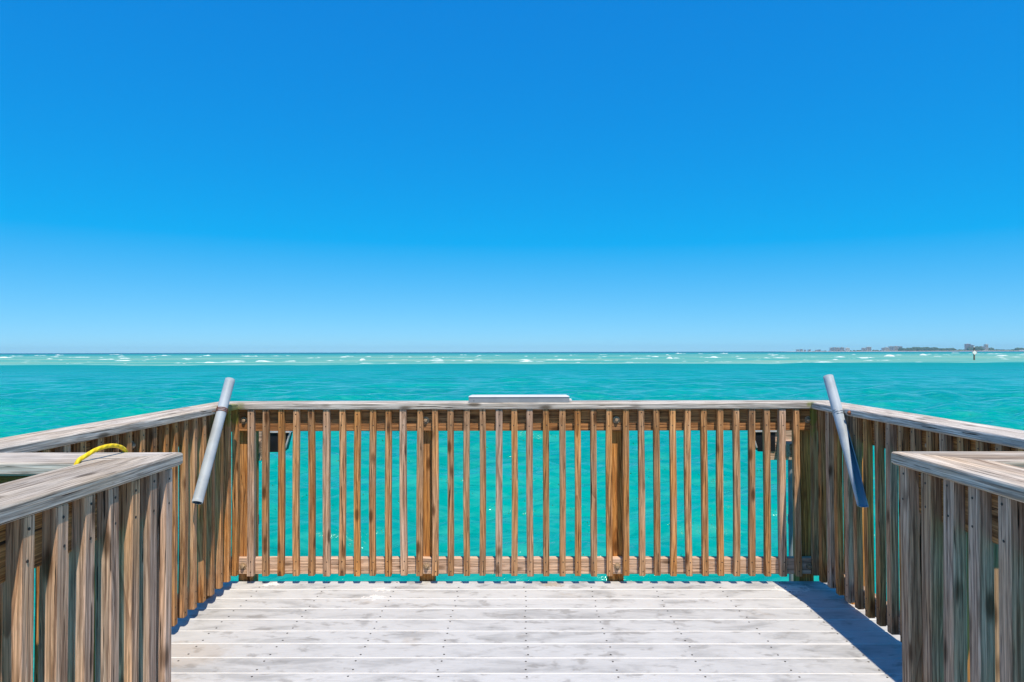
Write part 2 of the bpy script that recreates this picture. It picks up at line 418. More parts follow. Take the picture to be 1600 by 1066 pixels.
for px, py, wpx, hpx in (  # the big ones: where each breaks, how long, how high
        (6, 7.5, 26, 3.0), (58, 4, 16, 1.3), (88, 3.6, 22, 1.5), (122, 7, 36, 2.4), (155, 10.5, 22, 2.0), (190, 9, 14, 1.5), (178, 3, 18, 1.3), (222, 6.5, 10, 1.6),
        (255, 4.6, 24, 1.6), (290, 9.6, 20, 2.4), (322, 5, 16, 2), (382, 6, 14, 1.6), (350, 15.5, 60, 2.6), (412, 14.2, 34, 2.6), (452, 5, 9, 1.2), (480, 9, 22, 1.8),
        (531, 12.4, 9, 1.8), (567, 12.4, 9, 3.2), (606, 8.5, 8, 1.3), (655, 15, 18, 1.5), (680, 13, 30, 2.6), (708, 13.6, 12, 2.2), (730, 14, 22, 1.8), (745, 7, 6, 1.4),
        (822, 7, 10, 1.5), (825, 15, 60, 2.4), (877, 13, 16, 2.4), (905, 12.5, 18, 2.4), (935, 10, 10, 1.5), (948, 14, 18, 1.5), (1000, 10.5, 34, 3.0), (1025, 8.4, 14, 2),
        (1045, 10.8, 9, 2.6), (1060, 10.6, 18, 2.2), (1062, 3.3, 18, 1.2), (1095, 3.6, 10, 1.2), (1112, 9.6, 30, 2), (1130, 3.4, 14, 1.3), (1160, 11.5, 22, 2.4), (1195, 10.6, 14, 2),
        (1218, 10.4, 22, 2.6), (1220, 7.5, 10, 1.6), (1272, 9, 14, 1.5), (1312, 9.4, 22, 3.2), (1335, 5.4, 9, 1.8), (1350, 10.4, 18, 1.6), (1386, 8.2, 12, 2.4),
        (1440, 6.6, 16, 2.2), (1468, 8.6, 10, 1.4), (1563, 8.0, 20, 2.6), (1550, 5.0, 26, 1.2), (1490, 3.5, 12, 1.2), (1590, 10, 20, 1.2)):
    d = 3.397 * 1037 / py
    breaker(fm, (px - 807.5) / 1037 * d, d, wpx * d / 1037, hpx * d / 1037 * 0.8, min(6, 0.02 * d) + 1.0, rr)
for i in range(34):
    px = -300 + i * 62 + rr.uniform(-25, 25); d = rr.uniform(200, 290)
    breaker(fm, (px - 807.5) / 1037 * d, d, rr.uniform(18, 75) * d / 1037, rr.uniform(0.8, 1.7) * d / 1037, rr.uniform(2, 5), rr)
for i in range(230):
    d = 205 * (3.8 ** rr.random()); px = rr.uniform(-500, 2100)
    ln = rr.uniform(4, 20) * d / 1037
    breaker(fm, (px - 807.5) / 1037 * d, d, max(2.5, ln), rr.uniform(0.6, 1.4) * d / 1037 * 0.7, 1.0 + 0.006 * d, rr)
tag(link('breaking_waves', fm.mesh('breaking_waves', True)), 'white surf breaking over the pale sandbar', 'surf', kind='stuff')

# ------------------------------------------------------------------ far coast
D = 5000.0
def fx(px, d=D): return (px - 807.5) / 1037 * d
sand = plain('beach_sand', (0.62, 0.56, 0.46), 0.9, var=0.08, scale=0.01)
mb = MB(); rr = random.Random(4); N = 90; rows = []
for i in range(N + 1):
    x = fx(1225) + (fx(2300) - fx(1225)) * i / N
    t = min(1.0, i / 14.0)
    for (y, z) in ((D - 60 - 40 * mnoise.noise((i * 0.17, 1, 0)), WATER - 0.6), (D - 30, WATER + 0.4 + 1.6 * t), (D + 90, WATER + 1.0 + 2.4 * t), (D + 600, WATER + 0.6 + 2.4 * t), (D + 760, WATER - 1)):
        rows.append((x, y, z))
mb.add(rows, [(i * 5 + j, (i + 1) * 5 + j, (i + 1) * 5 + j + 1, i * 5 + j + 1) for i in range(N) for j in range(4)], sand)
tag(link('far_shore', mb.mesh('far_shore')), 'low sandy shore far off on the horizon', 'shore', kind='structure')

bmats = {k: plain('far_wall_' + k, c, 0.8, var=0.06, scale=0.05) for k, c in
         {'white': (0.80, 0.80, 0.78), 'grey': (0.46, 0.49, 0.52), 'pink': (0.50, 0.42, 0.42), 'cream': (0.66, 0.62, 0.54), 'tan': (0.58, 0.54, 0.50)}.items()}
bwin = plain('far_glass', (0.05, 0.07, 0.085), 0.25, var=0.1, scale=0.05)
def building(px0, px1, top, mat, label, grp=None, d=D + 120):
    x0, x1 = fx(px0, d), fx(px1, d); base = WATER + 2.5; H = (548.1 - (px0 - 1245) * 0.0022 - top) * d / 1037
    e = empty('apartment_building', Matrix.Translation(((x0 + x1) / 2, d, base)))
    wd = (x1 - x0) / 2; dp = 18.0; top_ = H
    m1 = MB(); m1.box((-wd, 0, -1.5), (wd, dp, top_), bmats[mat]); link('wall', m1.mesh('wall'), e)
    fl = max(2, int(H / 4.2)); fh = H / fl
    wm = MB(); wm.box((-wd * 0.9, -0.25, fh * 0.30), (wd * 0.9, 0.3, fh * 0.82), bwin); wme = wm.mesh('window')
    bm_ = MB(); bm_.box((-wd * 1.02, -1.6, -0.12), (wd * 1.02, 0.2, 0.55), bmats[mat]); bme = bm_.mesh('balcony')
    for k in range(fl):
        link('window', wme, e, Matrix.Translation((0, 0, k * fh)))
        if k: link('balcony', bme, e, Matrix.Translation((0, 0, k * fh)))
    m2 = MB(); m2.box((-wd * 1.04, -1.8, top_ + 0.01), (wd * 1.04, dp + 0.6, top_ + 1.1), bmats[mat])
    if H > 18: m2.box((-wd * 0.35, 5, top_ + 1.11), (wd * 0.3, 12, top_ + 4.2), bmats['grey'])
    link('roof', m2.mesh('roof'), e)
    tag(e, label, 'building', grp); return e
TINY = ('tiny hazy tower at the faint outermost tip of the far coast', 'towers at the tip of the far coast')
for a, b_, t in ((1244, 1247.5, 545.3), (1249.5, 1253, 544.8), (1256, 1258, 545.6), (1262, 1265.5, 545.4), (1274, 1277, 545.9), (1278.5, 1281, 545.4)):
    building(a, b_, t, 'grey', *TINY)
FIVE = 'blocks standing close together on the far coast'
for a, b_, t, m_, lb in ((1296, 1299.5, 542.6, 'grey', 'grey block at the seaward end of the far row of five towers'),
                         (1300.8, 1305, 542.1, 'grey', 'grey tower second from the seaward end of the far row of five'),
                         (1306.3, 1310.4, 542.5, 'tan', 'tan tower in the middle of the far row of five'),
                         (1312, 1317.6, 542.3, 'grey', 'grey tower beside the white block in the far row of five'),
                         (1320, 1326, 542.9, 'white', 'bright white block closing the far row of five towers')):
    building(a, b_, t, m_, lb, FIVE)
building(1345.5, 1351, 543.0, 'grey', 'lower grey half of the lone pair of towers on the far coast')
building(1352.5, 1359.5, 541.6, 'tan', 'taller tan half of the lone pair of towers on the far coast')
building(1376.5, 1379.5, 543.0, 'grey', 'narrow grey block starting the row before the long far wood')
building(1381, 1386.3, 542.3, 'cream', 'cream block between narrow grey block and wide hotels on far coast')
building(1387.6, 1394.2, 540.6, 'grey', 'wide grey hotel beside the cream block on the far coast')
building(1395.2, 1401.2, 540.3, 'tan', 'tallest tan hotel in the middle of three wide far hotels')
building(1402.2, 1407.5, 540.6, 'grey', 'grey hotel next to the long far wood')
building(1477, 1482.5, 544.9, 'white', 'small white house among low trees on the far shore')
building(1506, 1513.5, 536.8, 'pink', 'pinkish tower, tallest on the far coast, behind the channel marker')
building(1514.6, 1518.8, 538.6, 'grey', 'grey tower just behind the channel marker pole')
building(1528.5, 1534.8, 540.6, 'grey', 'grey block between the dark trees and the cream tower')
building(1536, 1540.5, 537.4, 'cream', 'slim cream tower rising out of the far trees')
building(1591, 1599, 546.2, 'white', 'long low white house on the far beach', d=D + 40)

def far_foliage():
    b = NB('far_foliage')
    pos = b.n('ShaderNodeNewGeometry').outputs['Position']
    n = b.noise(b.vmath('SCALE', pos, 0.12), 1.0, 5.0, 0.65)
    return b.P(color=b.mix(b.ramp(n, 0.3, 0.7), (0.028, 0.055, 0.030), (0.085, 0.125, 0.06)), rough=0.9, spec=0.1)
M['far_leaf'] = far_foliage()
mb = MB(); rr = random.Random(9)
bm = bmesh.new(); bmesh.ops.create_icosphere(bm, subdivisions=2, radius=1.0); bm.verts.index_update()
iv = [v.co.copy() for v in bm.verts]; ifc = [[v.index for v in f.verts] for f in bm.faces]; bm.free()
def far_tree(px, toppx, d):
    h = max(3.0, (547.9 - (px - 1245) * 0.0022 - toppx) * d / 1037 - 2); r = rr.uniform(0.45, 0.7) * h + 3; x = fx(px, d); sd = rr.uniform(0, 99)
    vs = []
    for v in iv:
        k = 1 + 0.55 * mnoise.noise(v * 1.7 + Vector((sd, 0, 0))) + 0.25 * mnoise.noise(v * 4 + Vector((0, sd, 0)))
        vs.append((x + v.x * r * k, d + v.y * r * k, WATER + 2.2 + h * 0.52 + v.z * h * 0.52 * k))
    mb.add(vs, ifc, M['far_leaf'])
for a, b_, t, n in ((1268, 1296, 546.1, 14), (1326, 1346, 545.3, 16), (1358, 1378, 545.2, 16), (1404, 1428, 542.1, 34), (1424, 1460, 541.0, 60), (1456, 1477, 542.4, 34),
                    (1474, 1487, 542.3, 14), (1484, 1507, 544.3, 26), (1512, 1532, 540.4, 40), (1526, 1548, 542.0, 30), (1540, 1600, 544.2, 60), (1582, 1594, 541.6, 14), (1600, 1900, 543.5, 170), (1286, 1600, 546.0, 120)):
    for i in range(n):
        far_tree(rr.uniform(a, b_), t + rr.uniform(0, 2.2), D + 100 + rr.uniform(-20, 170))
tag(link('far_wood', mb.mesh('far_wood')), 'dark band of coastal trees along the far shore', 'wood', kind='stuff')

# ------------------------------------------------------------------ channel marker
d = 246.0; mx = fx(1518.5, d)
e = empty('channel_marker', Matrix.Translation((mx, d, WATER)))
m = MB(); m.tube([(0, 0, -1.2), (0, 0, 1.4), (0.02, 0, 4.6)], [0.30, 0.25, 0.17], M['pile'], 10); link('pole', m.mesh('pole'), e)
m = MB(); rot = Matrix.Translation((0, -0.30, 2.75)) @ Matrix.Rotation(R(45), 4, 'Y')
m.box((-0.66, -0.03, -0.66), (0.66, 0.03, 0.66), bmats['white'], rot, 0.01); dm = link('dayboard', m.mesh('dayboard'), e)
m = MB(); orange = plain('orange_border', (0.55, 0.18, 0.05), 0.6)
for s_ in (-1, 1):
    m.box((-0.66, -0.045, s_ * 0.62 - 0.035), (0.66, -0.0305, s_ * 0.62 + 0.035), orange, rot)
    m.box((s_ * 0.62 - 0.035, -0.047, -0.58), (s_ * 0.62 + 0.035, -0.0305, 0.58), orange, rot)
link('border', m.mesh('border'), dm)
m = MB()
for z in (2.35, 3.1): m.box((-0.2, -0.29, z - 0.05), (0.2, 0.0, z + 0.05), M['pile'])
link('bracket', m.mesh('bracket'), e)
m = MB(); m.box((-0.32, -0.32, 4.55), (0.32, 0.32, 4.62), M['pile']); m.disc((0, 0, 4.6), (0, 0, 1), 0.16, 0.35, bmats['white'], 10, 0.1); link('lantern', m.mesh('lantern'), e)
tag(e, 'channel marker pole with white diamond board standing in the sandbar surf', 'marker')

# ------------------------------------------------------------------ deck
XL, XR = -1.654, 1.734            # picket planes of the side railings
YB = 3.918                         # picket plane of the far railing
YN = 1.992                         # picket plane of the return railings
WL, WR = -1.016, 1.128             # picket planes of the walkway railings
OUTS = 0.15                        # deck beyond the side pickets
OUT = 0.069                        # deck edge beyond the picket plane
deck = empty('pier_deck', Matrix.Translation((0, 0, 0)))
tag(deck, 'pale grey plank deck of the pier platform and its walkway', 'deck', kind='structure')
JX = [-1.50, -1.118, -0.714, -0.339, 0.041, 0.424, 0.79, 1.175, 1.55]
def plank_mesh(x0, x1, wdt, seed):
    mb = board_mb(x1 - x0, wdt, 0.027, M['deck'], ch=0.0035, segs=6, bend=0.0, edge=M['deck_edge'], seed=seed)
    for jx in JX:
        if x0 + 0.04 < jx < x1 - 0.04:
            for s_ in (-1, 1): mb.disc((jx - x0 + random.uniform(-0.006, 0.006), s_ * 0.040 + random.uniform(-0.003, 0.003), -0.001), (0, 0, 1), 0.0048, 0.0017, M['screw'], 7)
    return mb.mesh('plank')
PITCH = 0.1427
yb = YB + OUT
wide = [plank_mesh(XL - OUTS, XR + OUTS, PITCH - 0.0042, s_) for s_ in range(4)]
narrow = [plank_mesh(WL - OUT, WR + OUT, PITCH - 0.0042, s_) for s_ in range(3)]
k = 0
while True:
    yc = yb - PITCH / 2 - k * PITCH
    if yc < -9.0: break        # the walkway runs on behind, back towards land
    is_wide = yc > YN - OUT - 0.02
    me = random.choice(wide if is_wide else narrow)
    o = link('plank', me, deck, Matrix.Translation(((XL - OUTS if is_wide else WL - OUT) + random.uniform(-0.002, 0.002), yc, random.uniform(-0.001, 0.001))))
    k += 1
yend = yb - (k) * PITCH
m = MB()   # joists and rim boards under the planks
for jx in JX: m.box((jx - 0.019, YN - OUT + 0.06 if not (WL < jx < WR) else yend, -0.22), (jx + 0.019, YB + 0.03, -0.0275), M['pile'])
link('joists', m.mesh('joists'), deck)
for lo, hi in (((XL - 0.0705, YB + 0.034, -0.24), (XR + 0.0705, YB + 0.0705, -0.0275)), ((XL - 0.0705, YN - OUT, -0.24), (XL - 0.034, YB + 0.033, -0.0275)),
               ((XR + 0.034, YN - OUT, -0.24), (XR + 0.0705, YB + 0.033, -0.0275)), ((WL - 0.0705, yend, -0.24), (WL - 0.034, YN - OUT - 0.001, -0.0275)),
               ((WR + 0.034, yend, -0.24), (WR + 0.0705, YN - OUT - 0.001, -0.0275)), ((XL - 0.033, YN - OUT, -0.24), (WL - 0.0715, YN - OUT + 0.04, -0.0275)), ((WR + 0.0715, YN - OUT, -0.24), (XR + 0.033, YN - OUT + 0.04, -0.0275))):
    m = MB(); m.box(lo, hi, M['stringer']); link('rim_board', m.mesh('rim_board'), deck)
m = MB(); m.tube([(0, 0, -5.0), (0, 0, -0.221)], 0.14, M['pile'], 12); pme = m.mesh('piling', True)
for px_ in (-1.35, 1.4):
    for py_ in (3.5, 2.3): link('piling', pme, deck, Matrix.Translation((px_, py_, 0)))
for px_ in (-0.8, 0.9):
    for py_ in (-0.8, -4.0, -7.5): link('piling', pme, deck, Matrix.Translation((px_, py_, 0)))

# ------------------------------------------------------------------ railings
CAPT, CAPB, PB = 1.067, 1.029, 0.050
OVH, CAPW = 0.008, 0.184
PW = 0.036                         # picket width along the rail
PT = 0.033                         # picket thickness
ST = 0.038                         # stringer thickness
PL = CAPB - PB
UPR = Matrix(((0, 1, 0, 0), (0, 0, 1, 0), (1, 0, 0, 0), (0, 0, 0, 1)))     # board X -> up, board Z -> inward
LEV = Matrix(((1, 0, 0, 0), (0, 0, 1, 0), (0, -1, 0, 0), (0, 0, 0, 1)))    # board X -> along rail, Z -> inward
def picket_mesh(mat, seed):
    rr = random.Random(seed)
    heavy = mat == M['picket_grey']
    mb = board_mb(PL, 0.039 if heavy else PW, 0.040 if heavy else PT, mat, ch=0.003, segs=4, bend=0.005, seed=seed)
    for x in (0.028, 0.085, PL - 0.022, PL - 0.098):
        mb.disc((x + rr.uniform(-0.006, 0.006), rr.uniform(-0.005, 0.005), -0.0025), (0, 0, 1), 0.0036, 0.0034, M['screw'], 6)
    return mb.mesh('picket')
PM = {k: [picket_mesh(M[k], s_) for s_ in range(10)] for k in ('picket', 'picket_grey')}
_b = MB(); _b.disc((0, 0, 0), (0, 1, 0), 0.021, 0.003, M['bolt'], 12); _b.disc((0, 0.003, 0), (0, 1, 0), 0.0135, 0.010, M['bolt'], 6, 0.004)
BOLT = _b.mesh('bolt')

def cap_mesh(x0, x1, k0, k1, mat, seed=0):
    """2x8 cap: inner edge at Y=OVH; each end runs back at slope k (mitre) towards the outer edge"""
    ch = 0.006; yi, yo = OVH, OVH - CAPW
    prof = [(yi, CAPB + ch), (yi, CAPT - ch), (yi - ch * 0.35, CAPT - ch * 0.3), (yi - ch, CAPT), (yo + ch, CAPT), (yo + ch * 0.35, CAPT - ch * 0.3), (yo, CAPT - ch), (yo, CAPB + ch), (yo + ch, CAPB), (yi - ch, CAPB)]
    n = len(prof); segs = max(2, int((x1 - x0) / 0.3)); vs = []; rr = random.Random(seed)
    for i in range(segs + 1):
        t = i / segs
        j = 0 if i in (0, segs) else rr.uniform(-0.0012, 0.0012)
        for (y, z) in prof:
            xa = x0 + k0 * (yi - y); xb = x1 + k1 * (yi - y)
            vs.append((xa + (xb - xa) * t, y + j, z + j * 0.5))
    fs = [(i * n + k, i * n + (k + 1) % n, (i + 1) * n + (k + 1) % n, (i + 1) * n + k) for i in range(segs) for k in range(n)]
    fs += [tuple(range(n))[::-1], tuple(segs * n + k for k in range(n))]
    mb = MB(); mb.add(vs, fs, mat); return mb.mesh('rail_cap')

def railing(label, origin, ang, cap, pickets, stringer, posts, pmat='picket', capmat='cap', smat='stringer', grp=None):
    e = empty('railing', Matrix.Translation(origin) @ Matrix.Rotation(R(ang), 4, 'Z'))
    tag(e, label, 'railing', grp)
    me = cap_mesh(*cap, M[capmat], seed=len(label)); link('rail_cap', me, e)
    for x in pickets:
        jig = Matrix.Rotation(random.gauss(0, 0.0032), 4, 'Y')
        kind = pmat if random.random() < 0.86 else 'picket_grey'
        link('picket', random.choice(PM[kind]), e, Matrix.Translation((x, random.uniform(-0.0004, 0.0004), PB + random.uniform(-0.003, 0.003))) @ jig @ UPR)
    s0, s1 = stringer
    mb = board_mb(s1 - s0, CAPB - 0.898, ST, M[smat], ch=0.003, segs=4)
    link('top_stringer', mb.mesh('top_stringer'), e, Matrix.Translation((s0, -PT, (CAPB + 0.898) / 2)) @ LEV)
    mb = board_mb(s1 - s0, 0.094, ST, M['lower'], ch=0.003, segs=4)
    link('bottom_stringer', mb.mesh('bottom_stringer'), e, Matrix.Translation((s0, -PT, 0.052 + 0.047)) @ LEV)
    pm = board_mb(CAPB + 0.42, 0.089, 0.089, M['post'], ch=0.005, segs=2).mesh('post')
    for x in posts:
        P0 = Matrix.Translation((x, -PT - ST, -0.42)) @ UPR
        p = link('post', pm, e, P0)
        for z in (0.098, 0.962):
            bo = link('bolt', BOLT, p); bo.matrix_parent_inverse = P0.inverted(); bo.location = (x + random.uniform(-0.004, 0.004), -PT - 0.0005, z)
    return e

def steps(a, b_, s): return list(np.arange(a, b_, s))
k_ = YB / 1037.0
bpx = [390.6, 414.3, 437.9, 462, 486.2, 510, 533.5, 557.7, 581.8, 606.3, 631, 654.8, 679.5, 703.8, 729, 753.2, 778.7, 802.9, 828, 852.5, 877.7, 901.9, 926.8, 951.3,
       976.8, 1001.8, 1025.3, 1050.2, 1075, 1099.8, 1124, 1148.4, 1172.3, 1196.5, 1220.9, 1244.8]
far_rail = railing('long wooden railing across the far end of the deck, carrying the white tray', (0, YB, 0), 180,
        (-(XR - OVH), -(XL + OVH), -1, 1), [-(p - 807.5) * k_ for p in bpx], (-(XR + PT), -(XL - PT)),
        [-(p - 807.5) * 3.994 / 1037 for p in (384.5, 667, 961, 1255)])
# left side: local X = -world y
left_rail = railing('wooden side railing holding the whole grey pipe tied with rusty wire', (XL, 0, 0), -90,
        (-(YB - OVH), -(YN + OVH), -1, 1), [-(y - 0.019) for y in [3.955, 3.845, 3.743, 3.64, 3.537, 3.44, 3.338, 3.242, 3.148, 3.049, 2.949, 2.851, 2.756, 2.652, 2.55, 2.451, 2.352, 2.253, 2.154, 2.07]], (-(YB + PT + ST), -(YN - PT - ST)), [-3.72, -2.90, -2.03])
right_rail = railing('wooden side railing with its inner face in shade, holding the split grey pipe', (XR, 0, 0), 90,
        (YN + OVH, YB - OVH, -1, 1), [y - 0.019 for y in (3.955, 3.853, 3.749, 3.65, 3.55, 3.449, 3.347, 3.245, 3.148, 3.044, 2.946, 2.839, 2.742, 2.635, 2.529, 2.432, 2.33, 2.23, 2.13)],
        (YN - PT - ST, YB + PT + ST), [3.66, 2.86, 2.03])
ret_left = railing('short railing joining the walkway to the platform side, with yellow rope on its cap', (0, YN, 0), 0,
        (XL + OVH, WL + OVH, -1, -1), steps(XL + 0.09, WL - 0.06, 0.094), (XL - PT, WL - PT - ST - 0.001), [XL + 0.02, -1.137], pmat='picket_grey')
ret_right = railing('short railing joining the walkway to the platform side, with bare cap and no rope', (0, YN, 0), 0,
        (WR - OVH, XR - OVH, 1, 1), steps(WR + 0.075, XR - 0.05, 0.094), (WR + PT + ST + 0.001, XR + PT), [1.249, XR - 0.02], pmat='picket_grey', capmat='cap_warm')
walk_left = railing('weathered walkway railing with pale silver cap, meeting the roped short railing', (WL, 0, 0), -90,
        (-(YN + OVH), 1.0, 1, 0), [-(y - 0.019) for y in [1.956, 1.876, 1.79, 1.695, 1.598, 1.498, 1.398] + steps(-0.8, 1.35, 0.1)[::-1]], (-(YN - PT), 0.98), [-1.871, -1.23, 0.3, 0.9], pmat='picket_grey')
walk_right = railing('weathered walkway railing with orange streaked cap, opposite the roped one', (WR, 0, 0), 90,
        (-1.0, YN + OVH, 0, -1), [y - 0.019 for y in [1.974, 1.872, 1.774, 1.672, 1.573, 1.473, 1.373] + steps(-0.8, 1.33, 0.1)[::-1]], (-0.98, YN - PT), [1.871, 1.27, -0.3, -0.9], pmat='picket_grey', capmat='cap_warm')

# boards and lamps fixed behind the far railing (local X = -world x, Y = -(y-YB))
ym = -0.362                    # the boards stand off behind the posts on blocks, clear of the cap
def mount(x0, x1, z0, z1, name='mounting_board'):
    mb = board_mb(x1 - x0, z1 - z0, 0.030, M['lower'], ch=0.003)
    link(name, mb.mesh(name), far_rail, Matrix.Translation((-x1, ym, (z0 + z1) / 2)) @ LEV)
mount(-1.80, -1.649, 0.669, 0.95)
mount(1.62, 1.85, 0.669, 0.776); mount(1.62, 1.85, 0.780, 0.95)
for x0, x1 in ((-1.676, -1.652), (1.668, 1.75)):
    m = MB(); m.box((-x1, ym - 0.001, 0.72), (-x0, -PT - ST - 0.088, 0.80), M['lower'], None, 0.003); link('spacer_block', m.mesh('spacer_block'), far_rail)
yp = ym - 0.03 + 0.05
def floodlight(label, x, sgn):
    """wedge housing on a bracket arm, aimed out over the water; sgn = side its arm reaches to"""
    e = empty('floodlight', Matrix.Translation((x, YB - ym - 0.005, 0.80)))
    m = MB(); dp = 0.10
    prof = [(-0.055, -0.075), (0.055, -0.075), (0.085, 0.05), (-0.055, 0.05)]
    vs = [(px_ * sgn, 0.0, pz) for px_, pz in prof] + [(px_ * 0.9 * sgn, dp, pz * 0.9) for px_, pz in prof]
    m.add(vs, [(0, 1, 2, 3), (7, 6, 5, 4), (0, 4, 5, 1), (1, 5, 6, 2), (2, 6, 7, 3), (3, 7, 4, 0)], M['black'])
    for i in range(0): m.box((-0.05, -0.012, -0.06 + i * 0.03), (0.05, 0.001, -0.054 + i * 0.03), M['black'], Matrix.Scale(1, 4))
    link('housing', m.mesh('housing'), e)
    m = MB()
    m.tube([(0.055 * sgn + 0.006 * sgn, 0.004, -0.05), (0.091 * sgn, 0.004, 0.05)], 0.006, M['rim'], 6)
    m.box((-0.075, -0.01, 0.0505), (0.092, 0.06, 0.060), M['rim']) if sgn > 0 else m.box((-0.092, -0.01, 0.0505), (0.075, 0.06, 0.060), M['rim'])
    link('bezel', m.mesh('bezel'), e)
    m = MB(); m.tube([(-0.05 * sgn, 0.05, 0.0), (-0.10 * sgn, 0.045, 0.0), (-0.12 * sgn, 0.03, -0.01)], 0.011, M['black'], 8); link('arm', m.mesh('arm'), e)
    return tag(e, label, 'floodlight', 'floodlights behind the far railing')
floodlight('black floodlight behind the far railing on its single wide mounting board', -1.555, 1)
floodlight('black floodlight behind the far railing on two stacked mounting boards', 1.60, -1)
def conduit(label, x, y, r):
    m = MB(); m.tube([(x, y, -2.4), (x, y, 0.80)], r, M['conduit'], 12)
    for z in (0.28, -0.6): m.tube([(x, y, z - 0.03), (x, y, z + 0.03)], r * 1.22, M['conduit'], 12)
    return tag(link('conduit', m.mesh('conduit', False)), label, 'conduit', 'conduits behind the far railing')
conduit('thin dark conduit running down behind the single mounting board', -1.70, YB - ym + 0.045, 0.016)
conduit('thick blue grey conduit running down behind the two stacked boards', 1.776, YB - ym + 0.048, 0.019)

# ------------------------------------------------------------------ rod holder pipes
def pipe(top, bot, ro, ri, cut=None, n=28):
    """PVC tube from top to bottom; cut=(t0, half_open, direction) opens it lengthwise below t0"""
    top, bot = Vector(top), Vector(bot); ax = (bot - top); L = ax.length; ax.normalize()
    if cut: ref = Vector(cut[2]); u = (ref - ax * ref.dot(ax)).normalized()
    else: u = ax.orthogonal().normalized()
    w_ = ax.cross(u); mb = MB(); rows = 36; vo = []; vi = []
    for i in range(rows + 1):
        t = i / rows; half = 0.0
        if cut and t > cut[0]: half = cut[1] * min(1, ((t - cut[0]) / (1 - cut[0])) ** 0.75)
        flat = 1 + (0.42 * max(0, (t - cut[0]) / (1 - cut[0])) if cut else 0)
        for k in range(n + 1):
            a = half + (2 * math.pi - 2 * half) * k / n
            dr = u * math.cos(a) / flat ** 0.5 + w_ * math.sin(a) * flat
            vo.append(top + ax * L * t + dr * ro); vi.append(top + ax * L * t + dr * ri)
    S = n + 1; N = len(vo)
    fo = [(i * S + k, (i + 1) * S + k, (i + 1) * S + k + 1, i * S + k + 1) for i in range(rows) for k in range(n)]
    fi = [(N + i * S + k, N + i * S + k + 1, N + (i + 1) * S + k + 1, N + (i + 1) * S + k) for i in range(rows) for k in range(n)]
    fe = []
    for i in (0, rows):
        for k in range(n): fe.append((i * S + k, i * S + k + 1, N + i * S + k + 1, N + i * S + k))
    if cut:
        for i in range(rows):
            for k in (0, n): fe.append((i * S + k, (i + 1) * S + k, N + (i + 1) * S + k, N + i * S + k))
    b0 = len(mb.v); mb.add(vo + vi, fo + fe, M['pvc'])
    kk = mb.m(M['pvc_in'])
    for f in fi: mb.f.append(f); mb.mi.append(kk)
    me = mb.mesh('pipe', True); return me, ax
def coil(c, ax, r, turns, wr, mat, pitch, tail):
    u = ax.orthogonal().normalized(); w_ = ax.cross(u); m = MB(); pts = []
    for i in range(turns * 18 + 1):
        a = 2 * math.pi * i / 18
        pts.append(Vector(c) + ax * (pitch * (i / 18 - turns / 2)) + (u * math.cos(a) + w_ * math.sin(a)) * r)
    m.tube(pts, wr, mat, 6)
    for q in tail: m.tube(q, wr, mat, 6)
    return m.mesh('wire_tie', True)
xl = XL + OVH + 0.0255
e = empty('rod_holder_pipe', Matrix.Translation((xl, 3.363, 0.607)))
inv = Matrix.Translation((-xl, -3.363, -0.607))
me, ax = pipe((xl, 3.742, 1.214), (xl, 3.363, 0.607), 0.0265, 0.0215); me.transform(inv); link('tube', me, e)
tc_ = Vector((xl, 3.640, 1.050))
me = coil(tc_, ax, 0.0285, 3, 0.0024, M['wire'], 0.009, [[(xl - 0.025, 3.62, 1.045), (xl - 0.022, 3.585, 1.05), (xl - 0.028, 3.575, 1.052)], [(xl - 0.024, 3.66, 1.05), (xl - 0.030, 3.68, 1.06)]])
me.transform(inv); link('wire_tie', me, e)
tag(e, 'whole grey plastic pipe tied slantwise to the side railing with rusty wire', 'pipe', 'rod holder pipes on the side railings')
xr = XR - OVH - 0.0255
e = empty('rod_holder_pipe', Matrix.Translation((xr, 3.283, 0.607)))
inv = Matrix.Translation((-xr, -3.283, -0.607))
me, ax = pipe((xr, 3.640, 1.228), (xr, 3.283, 0.607), 0.0265, 0.0215, cut=(0.46, 1.55, (0.42, -0.9, 0.0))); me.transform(inv); link('tube', me, e)
me = coil((xr, 3.532, 1.040), ax, 0.0282, 2, 0.0022, M['wire_grey'], 0.012, [[(xr + 0.022, 3.52, 1.04), (xr + 0.02, 3.48, 1.046), (xr + 0.026, 3.462, 1.047)]])
me.transform(inv); link('wire_tie', me, e)
m = MB(); m.disc((xr + 0.0265, 3.458, 1.047), (-1, 0, 0), 0.012, 0.008, M['wire'], 8, 0.006); me = m.mesh('bolt'); me.transform(inv); link('bolt', me, e)
tag(e, 'grey plastic pipe with its lower half split open, wired to the shaded railing', 'pipe', 'rod holder pipes on the side railings')

# ------------------------------------------------------------------ tray on the far cap
tx0, tx1 = (733 - 807.5) * 3.95 / 1037, (888.5 - 807.5) * 3.95 / 1037
e = empty('tray', Matrix.Translation(((tx0 + tx1) / 2, 3.965, CAPT)))
hw = (tx1 - tx0) / 2
m = MB(); m.box((-hw, -0.045, -0.0005), (hw, 0.05, 0.0335), M['tray_body'], None, 0.002); link('body', m.mesh('body'), e)
m = MB(); a = hw + 0.002; c = hw - 0.014
vs = [(-a, -0.048, 0.033), (a, -0.048, 0.033), (a, 0.053, 0.033), (-a, 0.053, 0.033), (-a, -0.048, 0.036), (a, -0.048, 0.036), (a, 0.053, 0.036), (-a, 0.053, 0.036), (-c, -0.040, 0.042), (c, -0.040, 0.042), (c, 0.045, 0.042), (-c, 0.045, 0.042)]
fs = [(3, 2, 1, 0)] + [(i, (i + 1) % 4, 4 + (i + 1) % 4, 4 + i) for i in range(4)] + [(4 + i, 4 + (i + 1) % 4, 8 + (i + 1) % 4, 8 + i) for i in range(4)] + [(8, 9, 10, 11)]
